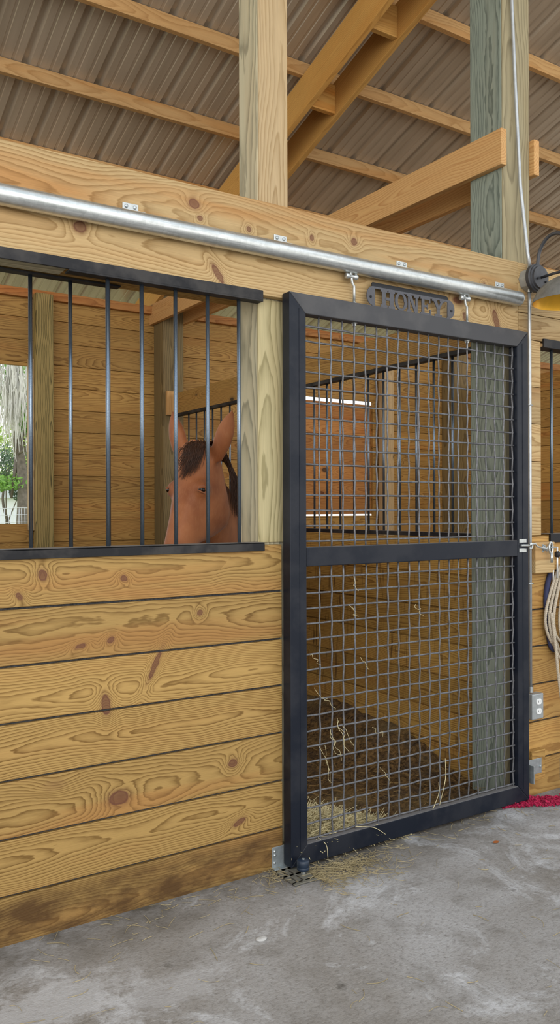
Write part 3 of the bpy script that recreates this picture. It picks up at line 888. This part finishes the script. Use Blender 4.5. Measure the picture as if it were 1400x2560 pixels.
m = MB(); m.box((1.40, -.0435, .122), (1.490, -.0405, .196)); m.box((1.396, -.074, .088), (1.402, -.041, .175)); m.lathe([(.007, 0), (.006, .005), (0, .006)], (1.478, -.0435, .155), (0, -1, 0), 10)
m.build('stop_plate', PLATE, t, .001)

# ------------------------------------------------------------------ roller guide and corner bracket
t = thing('floor_roller', 'small black gate roller on a slotted steel plate, bottom left of the gate', 'roller', (0, -.1, 0))
m = MB()
m.box((-.058, -.160, .003), (-.040, -.030, .008)); m.box((-.030, -.160, .003), (-.012, -.030, .008)); m.box((-.002, -.160, .003), (.046, -.030, .008))
m.box((-.058, -.172, .003), (.046, -.152, .008)); m.box((-.058, -.045, .003), (.046, -.020, .008)); m.box((-.058, -.10, .003), (.046, -.088, .008))
m.build('base_plate', DIRTYPLATE, t, .001)
m = MB(); m.lathe([(0, .024), (.0225, .024), (.0245, .027), (.0245, .036), (.0238, .037), (.0245, .038), (.0245, .060), (.021, .064), (0, .064)], (.022, -.110, 0), Z, 28); m.build('roller', RUBBER, t)
m = MB(); m.lathe([(.009, .008), (.009, .016), (.0055, .016), (.0055, .024)], (.022, -.110, 0), Z, 6, False); m.build('bolt', ZINC, t)
m = MB(); m.lathe([(.006, .0635), (.006, .067), (0, .068)], (.022, -.110, 0), Z, 6, False); m.build('bolt_head', PLATE, t)
t = thing('corner_bracket', 'galvanised corner plate with three screws at the foot of the left wall', 'bracket', (-.03, -.003, .04))
m = MB(); m.box((-.052, -.0035, .006), (.03, -.0005, .088)); m.box((-.052, -.028, .006), (.03, -.0005, .009)); m.build('plate', PLATE, t, .001)
for x, z in ((-.040, .071), (-.039, .056), (-.041, .026)):
    m = MB(); m.lathe([(.0055, 0), (.005, .003), (0, .004)], (x, -.0035, z), (0, -1, 0), 12); m.build('screw', ZINC, t)

# ------------------------------------------------------------------ rope, hook rail, folding cart
def rope_pts(m, pts, r=.0080, pitch=.030):
    # resample
    P = [V(p) for p in pts]; out = [P[0]]; step = .005
    for a, c in zip(P, P[1:]):
        n = max(1, int((c - a).length / step))
        out += [a.lerp(c, k / n) for k in range(1, n + 1)]
    L = 0.0; strands = [[], [], []]
    for i, p in enumerate(out):
        if i: L += (p - out[i - 1]).length
        tg = (out[min(i + 1, len(out) - 1)] - out[max(i - 1, 0)]).normalized()
        e = V((0, 1, 0)); e = (e - tg * e.dot(tg)).normalized(); g = tg.cross(e)
        for k in range(3):
            a = 2 * math.pi * (L / pitch + k / 3)
            strands[k].append(p + (e * math.cos(a) + g * math.sin(a)) * r * .5)
    for s_ in strands: m.tube(s_, r * .56, 6)


t = thing('rope_coil', 'hank of twisted beige rope hanging on the right wall with a loose tail', 'rope', (1.66, -.05, 1.14))
m = MB()
for k, (wx, zb, yo) in enumerate(((.135, .70, -.030), (.118, .66, -.040), (.100, .73, -.052), (.082, .68, -.034), (.066, .74, -.060), (.050, .69, -.048), (.03, .72, -.066))):
    cxr = 1.675
    loop = smooth_curve([(cxr - .012, yo, 1.135 - .004 * k), (cxr - wx * .55, yo - .004, 1.06), (cxr - wx, yo, .90), (cxr - wx * .92, yo, .80), (cxr - wx * .45, yo, zb + .02), (cxr, yo - .004, zb),
                         (cxr + wx * .5, yo, zb + .03), (cxr + wx * .95, yo, .84), (cxr + wx * .6, yo, 1.04), (cxr + .012, yo, 1.135 - .004 * k)], 8)
    rope_pts(m, loop)
m.build('coil', ROPE, t)
m = MB()
rope_pts(m, smooth_curve([(1.556, -.05, .90), (1.575, -.06, .74), (1.592, -.062, .60), (1.618, -.062, .46), (1.640, -.062, .38), (1.636, -.062, .30), (1.618, -.062, .20), (1.612, -.062, .12), (1.622, -.062, .05), (1.66, -.07, .012)], 8))
m.build('tail', ROPE, t)
m = MB(); m.tube(smooth_curve([(1.60, -.016, 1.10), (1.575, -.014, 1.04), (1.562, -.014, .95), (1.575, -.016, .82), (1.60, -.016, .72), (1.66, -.016, .70)], 6), .013, 8); m.build('webbing', NAVY, t)

t = thing('hanger_rod', 'white steel hanger rods with a black knob above the rope hank', 'hook', (1.62, -.03, 1.2))
m = MB(); m.tube([(1.604, -.050, 1.225), (1.604, -.050, 1.07)], .0045, 8); m.tube([(1.585, -.040, 1.11), (1.585, -.040, 1.06)], .004, 8)
m.tube([(1.612, -.050, 1.187), (1.80, -.050, 1.187)], .014, 12); m.tube([(1.70, -.050, 1.187), (1.70, .0, 1.187)], .006, 8); m.build('rod', simple('white_rod', (.72, .73, .72), .4, .4), t)
m = MB(); m.lathe([(0, -.012), (.014, -.010), (.017, 0), (.014, .006), (0, .008)], (1.606, -.050, 1.187), X, 14); m.build('knob', BLACK, t)

t = thing('folding_cart', 'bent aluminium tube handle leaning on the right wall below the rope', 'cart', (1.7, -.12, 0))
m = MB()
m.tube(smooth_curve([(1.76, -.10, .905), (1.70, -.10, .898), (1.660, -.10, .872), (1.640, -.10, .825), (1.636, -.10, .76), (1.640, -.10, .70), (1.652, -.10, .62), (1.662, -.102, .55)], 8), .0125, 14)
m.tube(smooth_curve([(1.664, -.10, .55), (1.668, -.10, .36), (1.664, -.102, .20), (1.668, -.105, .05), (1.668, -.105, .008)], 8), .0105, 12)
m.tube([(1.664, -.10, .545), (1.90, -.10, .545)], .010, 10); m.tube([(1.90, -.10, .90), (1.90, -.10, .008)], .0125, 12); m.tube([(1.74, -.10, .905), (1.90, -.10, .90)], .0125, 12)
m.build('frame', simple('brushed_aluminium', (.62, .66, .68), .32, .85, .5, .1, 40), t)
m = MB(); m.tube([(1.650, -.100, .545), (1.700, -.100, .570)], .022, 12); m.build('clamp', RUBBER, t)

# crimson strip
m = MB()
pl = [(1.20, -.040), (1.46, -.165), (1.80, -.34), (1.95, -.26), (1.585, -.085), (1.42, -.020)]
rows = 90
P0 = V((1.205, -.035, 0)); 
for i in range(1500):
    s_ = random.random(); q = random.random()
    a = V((1.215, -.045, 0)).lerp(V((1.90, -.375, 0)), s_); wdt = min(1, s_ * 9 + .15) * .115
    p = a + V((.40, .90, 0)).normalized() * (q * wdt) + Z * random.uniform(.003, .010)
    if p.y > -.005 : continue
    d = V((random.gauss(0, 1), random.gauss(0, .6), random.gauss(0, .3))).normalized() * random.uniform(.006, .016)
    e = d.cross(Z).normalized() * .004
    m.bm.faces.new([m.bm.verts.new(p + k) for k in (-d - e, d - e * .6, d + e, -d + e)])
sh_ = m.build('red_litter', RED); so_ = sh_.modifiers.new('thick', 'SOLIDIFY'); so_.thickness = .003
tag(sh_, 'crimson shredded strip lying on the concrete at the right wall foot', 'litter', kind='stuff')

# ------------------------------------------------------------------ hay
def strands(m, n, posf, lmin, lmax, r, lift=.3, curl=.35):
    for _ in range(n):
        p = V(posf()); L = random.uniform(lmin, lmax)
        a = random.uniform(0, 2 * math.pi); d = V((math.cos(a), math.sin(a), random.uniform(-.2, 1) * lift)).normalized()
        bend = V((random.gauss(0, 1), random.gauss(0, 1), random.gauss(0, .5) * lift)) * curl
        pts = []
        for k in range(5):
            t_ = k / 4
            q = p + d * L * (t_ - .5) + bend * L * (t_ - .5) ** 2
            q.z = max(q.z, .003)
            pts.append(q)
        m.tube(pts, r * random.uniform(.6, 1.2), 3, False)


def pile():
    while True:
        x, y = random.uniform(.06, .62), random.uniform(.0, .55)
        h = .17 * max(0, 1 - x / .60) * max(0, 1 - abs(y - .16) / .42) + .015
        if x / .62 + y / .6 < 1.25: return (x, y, random.uniform(.1, 1) * h)


m = MB(); strands(m, 3600, pile, .05, .19, .0016, .6)
tag(m.build('hay_pile', HAY), 'loose heap of pale hay behind the lower left corner of the gate', 'hay', kind='stuff')
m = MB(); strands(m, 420, lambda: (max(.06, random.gauss(.19, .12)), -.09 - abs(random.gauss(.0, .09)), random.uniform(.003, .012)), .03, .12, .0009, .05, .6)
strands(m, 60, lambda: (random.gauss(-.08, .04), random.gauss(-.06, .05), random.uniform(.003, .01)), .02, .07, .0011, .05)
strands(m, 260, lambda: (random.uniform(-1.6, 2.2), random.uniform(-2.2, -.02), .003), .015, .08, .0010, 0, .5)
strands(m, 120, lambda: (random.uniform(-1.0, 1.4), -.02 - abs(random.gauss(0, .10)), .003), .02, .09, .0010, 0, .5)
tag(m.build('hay_litter', HAYD), 'thin hay stems strewn on the concrete in front of the gate', 'hay', kind='stuff')
m = MB()
for (x, z, L) in ((.30, 1.02, .05), (.10, .84, .05), (.36, .80, .06), (.24, .56, .14), (.20, .52, .12), (.27, .53, .09), (.42, .50, .05), (.47, .32, .08), (.16, .46, .16), (.31, 1.13, .06), (.66, 1.0, .05), (.12, .70, .05), (.18, .66, .06)):
    for _ in range(1 if L < .1 else 2):
        pts = [(x + random.gauss(0, .009) + .01 * k, -.042 - .002 * (k % 2), z - L * k / 5 + random.gauss(0, .006)) for k in range(6)]
        m.tube(smooth_curve(pts, 3), .0008, 4)
for (x0, x1, z0, z1) in ((.14, .17, .10, .02), (.33, .47, .105, .05), (.84, .78, .30, .11), (.80, .74, .20, .10)):
    m.tube(smooth_curve([(x0, -.045, z0), ((x0 + x1) / 2 + .01, -.066, (z0 + z1) / 2 + .012), (x1, -.070, z1)], 5), .0014, 4)
tag(m.build('snagged_straw', HAY), 'single curled straws caught in the wire mesh of the gate', 'straw', kind='stuff')
m = MB(); strands(m, 1500, lambda: (random.uniform(.1, 1.35), random.uniform(.15, 3.2), random.uniform(.02, .05)), .02, .07, .0016, .25)
tag(m.build('bedding_straw', simple('brown_straw', (.26, .16, .06), .85, 0, .2, .5, 10)), 'short brown straw scattered over the dark stall ground', 'straw', kind='stuff')

m = MB(); m.prism([(0, 0), (.012, .008), (.026, .006), (.034, -.002), (.024, -.010), (.010, -.008)], (.865, -.30, .003), X, V((.2, .98, .1)), .0012)
tag(m.build('dry_leaf', LEAFB), 'small orange-brown leaf lying on the concrete below the gate', 'leaf')
for (x, y, r, lab) in ((.98, -.95, .022, 'pale flat pebble on the concrete near the right edge'), (-.36, -.42, .020, 'whitish pebble on the concrete below the left plank wall'), (-.075, -.035, .008, 'tiny white pebble beside the slotted roller plate')):
    m = MB(); bmesh.ops.create_icosphere(m.bm, subdivisions=2, radius=r)
    for v_ in m.bm.verts:
        v_.co = V((v_.co.x * random.uniform(.9, 1.15) + x, v_.co.y * .8 + y, v_.co.z * .22 + r * .1))
    for f_ in m.bm.faces: f_.smooth = True
    tag(m.build('pebble', STONE), lab, 'pebble')

# ------------------------------------------------------------------ the horse
def coat():
    t = NT('chestnut_coat')
    pos = t.n('ShaderNodeTexCoord').outputs['Object']
    n1 = t.noise(t.vm('MULTIPLY', pos, (30, 30, 9)), 4, 4, .65); n2 = t.noise(pos, 5, 3)
    col = t.mix(t.ramp(n2, [(.35, 0.0), (.65, 1.0)]), (.19, .050, .011), (.37, .130, .045))
    col = t.mix(t.math('MULTIPLY', t.ramp(n1, [(.5, 0.0), (.75, 1.0)]), .25), col, (.46, .22, .10))
    t.bump(n1, .15, .004)
    m_ = t.done(col, .55, 0, .3)
    t.b.inputs['Sheen Weight'].default_value = .15
    return m_


COAT = coat()
HAIR = simple('dark_brown_mane', (.060, .022, .008), .5, 0, .4, .5, 60)
EYE = simple('dark_glossy_eye', (.008, .005, .004), .08)
fh = V((-.850, -.450, 0)).normalized(); sd = V((.587, -.790, 0)).normalized()
sd = V((-fh.y, fh.x, 0)) * -1 if False else V((fh.y * -1, fh.x, 0))
if sd.dot(R) < 0: sd = -sd
ax_ = (fh * .36 - Z * .93).normalized(); nr = (fh * .93 + Z * .36).normalized()
HP = V((-.015, .75, 1.722))     # poll, top of the forehead line
HL = .62


def sup(c, e1, e2, a, b_, n=24, p=2.4):
    out = []
    for k in range(n):
        th_ = 2 * math.pi * k / n; ct, st = math.cos(th_), math.sin(th_)
        out.append(c + e1 * (a * math.copysign(abs(ct) ** (2 / p), ct)) + e2 * (b_ * math.copysign(abs(st) ** (2 / p), st)))
    return out


m = MB()
rings = []
for t_, hw, dp in ((-.05, .045, .12), (.0, .085, .18), (.12, .100, .23), (.26, .105, .31), (.36, .108, .36), (.46, .100, .365), (.58, .080, .29), (.72, .062, .165), (.84, .058, .14), (.94, .056, .125), (1.0, .040, .09)):
    c = HP + ax_ * (t_ * HL) - nr * (dp / 2)
    rings.append(sup(c, sd, nr, hw, dp / 2))
m.loft(rings)


def ball(c, r, sc=(1, 1, 1)):
    n0 = len(m.bm.verts)
    res = bmesh.ops.create_icosphere(m.bm, subdivisions=3, radius=r)
    for v_ in res['verts']: v_.co = V((v_.co.x * sc[0], v_.co.y * sc[1], v_.co.z * sc[2])) + V(c)


for s_ in (-1, 1):
    ball(HP + ax_ * (.335 * HL) + sd * s_ * .070 - nr * .056, .048)          # brow over the eye
    ball(HP + ax_ * (.93 * HL) + sd * s_ * .045 - nr * .04, .028)            # nostril
    # cupped ear: cone with a flattened front
    base = HP + sd * (-.096 if s_ < 0 else .118) - nr * .055 + Z * -.02
    tip = base + sd * (-.040 if s_ < 0 else .095) + Z * (.215 if s_ < 0 else .20) + fh * .02
    er = []
    axis = (tip - base).normalized(); side = (sd - axis * sd.dot(axis)).normalized(); fr = axis.cross(side)
    for q, wd in ((-.2, .030), (0, .040), (.2, .048), (.42, .049), (.65, .040), (.85, .022), (1.0, .005)):
        er.append(sup(base.lerp(tip, q), side, fr, wd, wd * .62, 14, 2))
    m.loft(er)
# neck, trunk and legs
bd = V((.56, .83, 0)).normalized(); bs = V((bd.y, -bd.x, 0))
NK = HP - nr * .13 - Z * .06
def bp(d, z, off=0): return V((.08, .86, 0)) + bd * d + bs * off + Z * z
m.loft([sup(NK + ax_ * .08, bs, (Z * .8 + bd * .6).normalized(), .085, .15), sup(bp(.10, 1.58), bs, (Z * .8 + bd * .6).normalized(), .095, .19),
        sup(bp(.32, 1.42), bs, (Z * .75 + bd * .66).normalized(), .12, .25), sup(bp(.58, 1.28), bs, (Z * .9 + bd * .43).normalized(), .17, .31), sup(bp(.80, 1.22), bs, Z, .21, .32)])
m.loft([sup(bp(d, z), bs, Z, a, b_) for d, z, a, b_ in ((.45, 1.12, .10, .16), (.52, 1.13, .19, .25), (.70, 1.16, .23, .32), (1.0, 1.13, .27, .34), (1.35, 1.12, .29, .33), (1.65, 1.17, .28, .30), (1.9, 1.18, .24, .27), (2.05, 1.17, .14, .18))])
for s_ in (-1, 1):
    o = s_ * .15
    m.loft([sup(p_, bs, bd, a, c_, 14, 2) for p_, a, c_ in ((bp(.66, 1.02, o), .09, .12), (bp(.68, .80, o), .07, .085), (bp(.66, .56, o), .045, .05), (bp(.65, .50, o), .05, .052), (bp(.66, .42, o), .034, .036), (bp(.66, .20, o), .032, .036), (bp(.63, .13, o), .036, .04), (bp(.60, .10, o), .045, .055), (bp(.59, .055, o), .055, .07))])
    m.loft([sup(p_, bs, bd, a, c_, 14, 2) for p_, a, c_ in ((bp(1.80, 1.10, o), .12, .20), (bp(1.74, .86, o), .10, .14), (bp(1.86, .66, o), .06, .075), (bp(1.95, .55, o), .045, .055), (bp(1.93, .45, o), .036, .042), (bp(1.91, .22, o), .034, .038), (bp(1.88, .13, o), .038, .042), (bp(1.85, .10, o), .046, .056), (bp(1.84, .055, o), .056, .07))])
horse = m.build('horse', COAT)
rm = horse.modifiers.new('skin', 'REMESH'); rm.mode = 'VOXEL'; rm.voxel_size = .010; rm.use_smooth_shade = True
smm = horse.modifiers.new('soften', 'SMOOTH'); smm.factor = .5; smm.iterations = 9
tag(horse, 'chestnut horse with dark forelock looking out between the window bars', 'horse')


def child_strands(name, mat, gen, n, r):
    mm = MB()
    for _ in range(n):
        pts = gen()
        mm.tube(smooth_curve(pts, 3), [r * (1 - .75 * k / (3 * (len(pts) - 1))) for k in range(3 * (len(pts) - 1) + 1)], 3, False)
    o = mm.build(name, mat); o.parent = horse
    return o


def forelock():
    o = max(-.05, min(.055, random.gauss(.016, .026))); l_ = random.uniform(.03, .19) * (1 - 5 * abs(o - .012))
    a = HP + sd * (o * .9 + .022) + Z * random.uniform(-.015, .02) - nr * random.uniform(-.01, .09)
    w_ = max(-.02, min(.02, random.gauss(0, .010)))
    return [a, HP + sd * (o * 1.15 + w_ * .3 + .018) + nr * random.uniform(.006, .016) + ax_ * random.uniform(-.01, .03), HP + sd * (o * 1.2 + w_ + .014) + ax_ * l_ * .55 + nr * random.uniform(.006, .016), HP + sd * (o * 1.3 + w_ * 1.8 - l_ * .12) + ax_ * l_ + nr * .003]


def mane():
    q = random.random()
    crest = NK.lerp(bp(.70, 1.56), q) + Z * .12 + bd * .04
    d_ = random.uniform(.18, .34)
    return [crest - bs * .02, crest + bs * .06 + Z * .012, crest + bs * (.115 + .03 * q) - Z * d_ * .5, crest + bs * (.125 + .05 * q + random.gauss(0, .01)) - Z * d_]


child_strands('forelock', HAIR, forelock, 520, .0018)
child_strands('mane', HAIR, mane, 600, .0026)
for s_ in (-1, 1):
    c = HP + ax_ * (.355 * HL) + sd * s_ * .0885 - nr * .034
    mm = MB(); res = bmesh.ops.create_uvsphere(mm.bm, u_segments=18, v_segments=12, radius=.0205)
    for v_ in res['verts']: v_.co = v_.co - ax_ * (v_.co.dot(ax_) * .35) + c
    for f_ in mm.bm.faces: f_.smooth = True
    o = mm.build('eye', EYE); o.parent = horse
    mm = MB()
    for z_, rr in ((.010, .0065), (-.012, .004)) if s_ > 0 else ((.010, .005),):
        mm.tube(smooth_curve([c + nr * .026 - ax_ * -.004 + ax_ * (-z_ * .6), c + nr * .006 + sd * s_ * .017 - ax_ * z_ * 1.25, c - nr * .026 + sd * s_ * .010 - ax_ * z_ * .6], 6), rr, 8)
    o = mm.build('eyelid', COAT); o.parent = horse

# ------------------------------------------------------------------ outside the back window
BARK = simple('grey_bark', (.20, .17, .14), .9, 0, .2, .3, 12, .5)
FOL = [simple('bright_leaves', (.22, .42, .07), .6, 0, .3, .4, 2), simple('yellow_green_leaves', (.42, .55, .14), .6, 0, .3, .4, 2), simple('dark_leaves', (.10, .16, .08), .6, 0, .3, .4, 2)]
MOSS = simple('pale_moss', (.74, .72, .66), .9, 0, .2, .15, 3)


def leaf_cloud(m, c, rad, n, size):
    for _ in range(n):
        d = V((random.gauss(0, 1), random.gauss(0, 1), random.gauss(0, 1))).normalized() * random.random() ** .4
        p = V(c) + V((d.x * rad[0], d.y * rad[1], d.z * rad[2]))
        a = V((random.gauss(0, 1), random.gauss(0, 1), random.gauss(0, 1))).normalized(); e = a.orthogonal().normalized()
        s_ = size * random.uniform(.6, 1.4)
        m.bm.faces.new([m.bm.verts.new(p + k) for k in (-a * s_, e * s_ * .45, a * s_, -e * s_ * .45)])


def tree(lab, x, y, h, crowns, mat, n, size, trunk_r=.15, moss=False):
    t = thing('tree', lab, 'tree', (x, y, -.1))
    m = MB(); m.tube(smooth_curve([(x, y, -.1), (x + .1, y, h * .35), (x - .05, y + .1, h * .7), (x + .1, y, h)], 4), [trunk_r * (1 - .055 * k) for k in range(13)], 10)
    for cx_, cy_, cz_, r_x, r_z in crowns:
        m.tube([(x, y, h * .45), (x + cx_ * .6, y + cy_ * .6, cz_ * .85), (x + cx_, y + cy_, cz_)], [trunk_r * .35, trunk_r * .2, trunk_r * .05], 6)
    m.build('trunk', BARK, t)
    m = MB()
    for cx_, cy_, cz_, r_x, r_z in crowns: leaf_cloud(m, (x + cx_, y + cy_, cz_), (r_x, r_x, r_z), n, size)
    m.build('foliage', mat, t)
    if moss:
        m = MB()
        for _ in range(220):
            px_, py_ = x + random.gauss(moss[0], .10), y + random.gauss(-.6, .2); top = random.uniform(3.3, 4.3)
            L = random.uniform(.2, 1.0)
            m.tube([(px_, py_, top), (px_ + random.gauss(0, .04), py_, top - L * .5), (px_ + random.gauss(0, .05), py_, top - L)], [.012, .012, .003], 4, False)
        m.build('hanging_moss', MOSS, t)
    return t


tree('mossy bright green tree right outside the open back window', 2.55, 13.0, 5.5, [(.25, -.2, 3.05, .42, .16), (-.15, 0, 3.6, .5, .35), (.30, .2, 3.5, .40, .35), (-.1, .3, 1.95, .6, .16), (.1, .1, 4.2, .7, .3)], FOL[0], 520, .05, .12, (-.22, 0))
tree('yellow-green tree standing farther off in the window view', 4.9, 21.0, 6.5, [(-.6, 0, 3.4, .8, .5), (.2, -.2, 4.6, .9, .7), (-.4, .2, 2.4, .9, .4), (.3, .3, 3.0, .6, .5)], FOL[1], 750, .06, .14)
tree('dark shrub low in the window view behind the wire fence', 3.0, 15.5, 2.4, [(.0, 0, 2.5, .45, .38), (.3, -.2, 1.9, .3, .3)], FOL[2], 800, .04, .05)

WHITE = simple('white_fence_wire', (.82, .84, .84), .5)
t = thing('wire_fence', 'white woven wire fence crossing the grass outside the back window', 'fence', (0, 9.5, -.1))
m = MB()
for k in range(90):
    x = -.6 + .05 * k; m.tube([(x, 9.5, -.1), (x + .012 * math.sin(k), 9.5, .5), (x + .010 * math.cos(k * 2), 9.5, 1.45)], .0045, 5)
for z in (.1, .3, .5, .7, .85, 1.0, 1.12, 1.24, 1.35, 1.45): m.tube([(-.6 + .2 * k, 9.5, z + .008 * math.sin(k * 1.7 + z)) for k in range(23)], .0045, 5)
m.build('wire', WHITE, t)
for x in (-.6, 3.8):
    m = MB(); m.box((x - .04, 9.51, -.1), (x + .04, 9.59, 1.35), 2, 3); m.build('post', BARK, t)
t = thing('shed', 'small white shed far beyond the fence outside the back window', 'shed', (7.4, 30, -.1))
m = MB(); m.box((5.2, 29, -.1), (9.6, 33, 1.9)); m.build('walls', simple('white_siding', (.85, .87, .88), .7), t)
m = MB(); m.prism([(-2.5, 0), (2.5, 0), (0, 1.1)], (7.4, 28.8, 1.9), X, Z, 4.4, Y); m.build('roof', simple('pale_roof', (.62, .66, .68), .6), t)
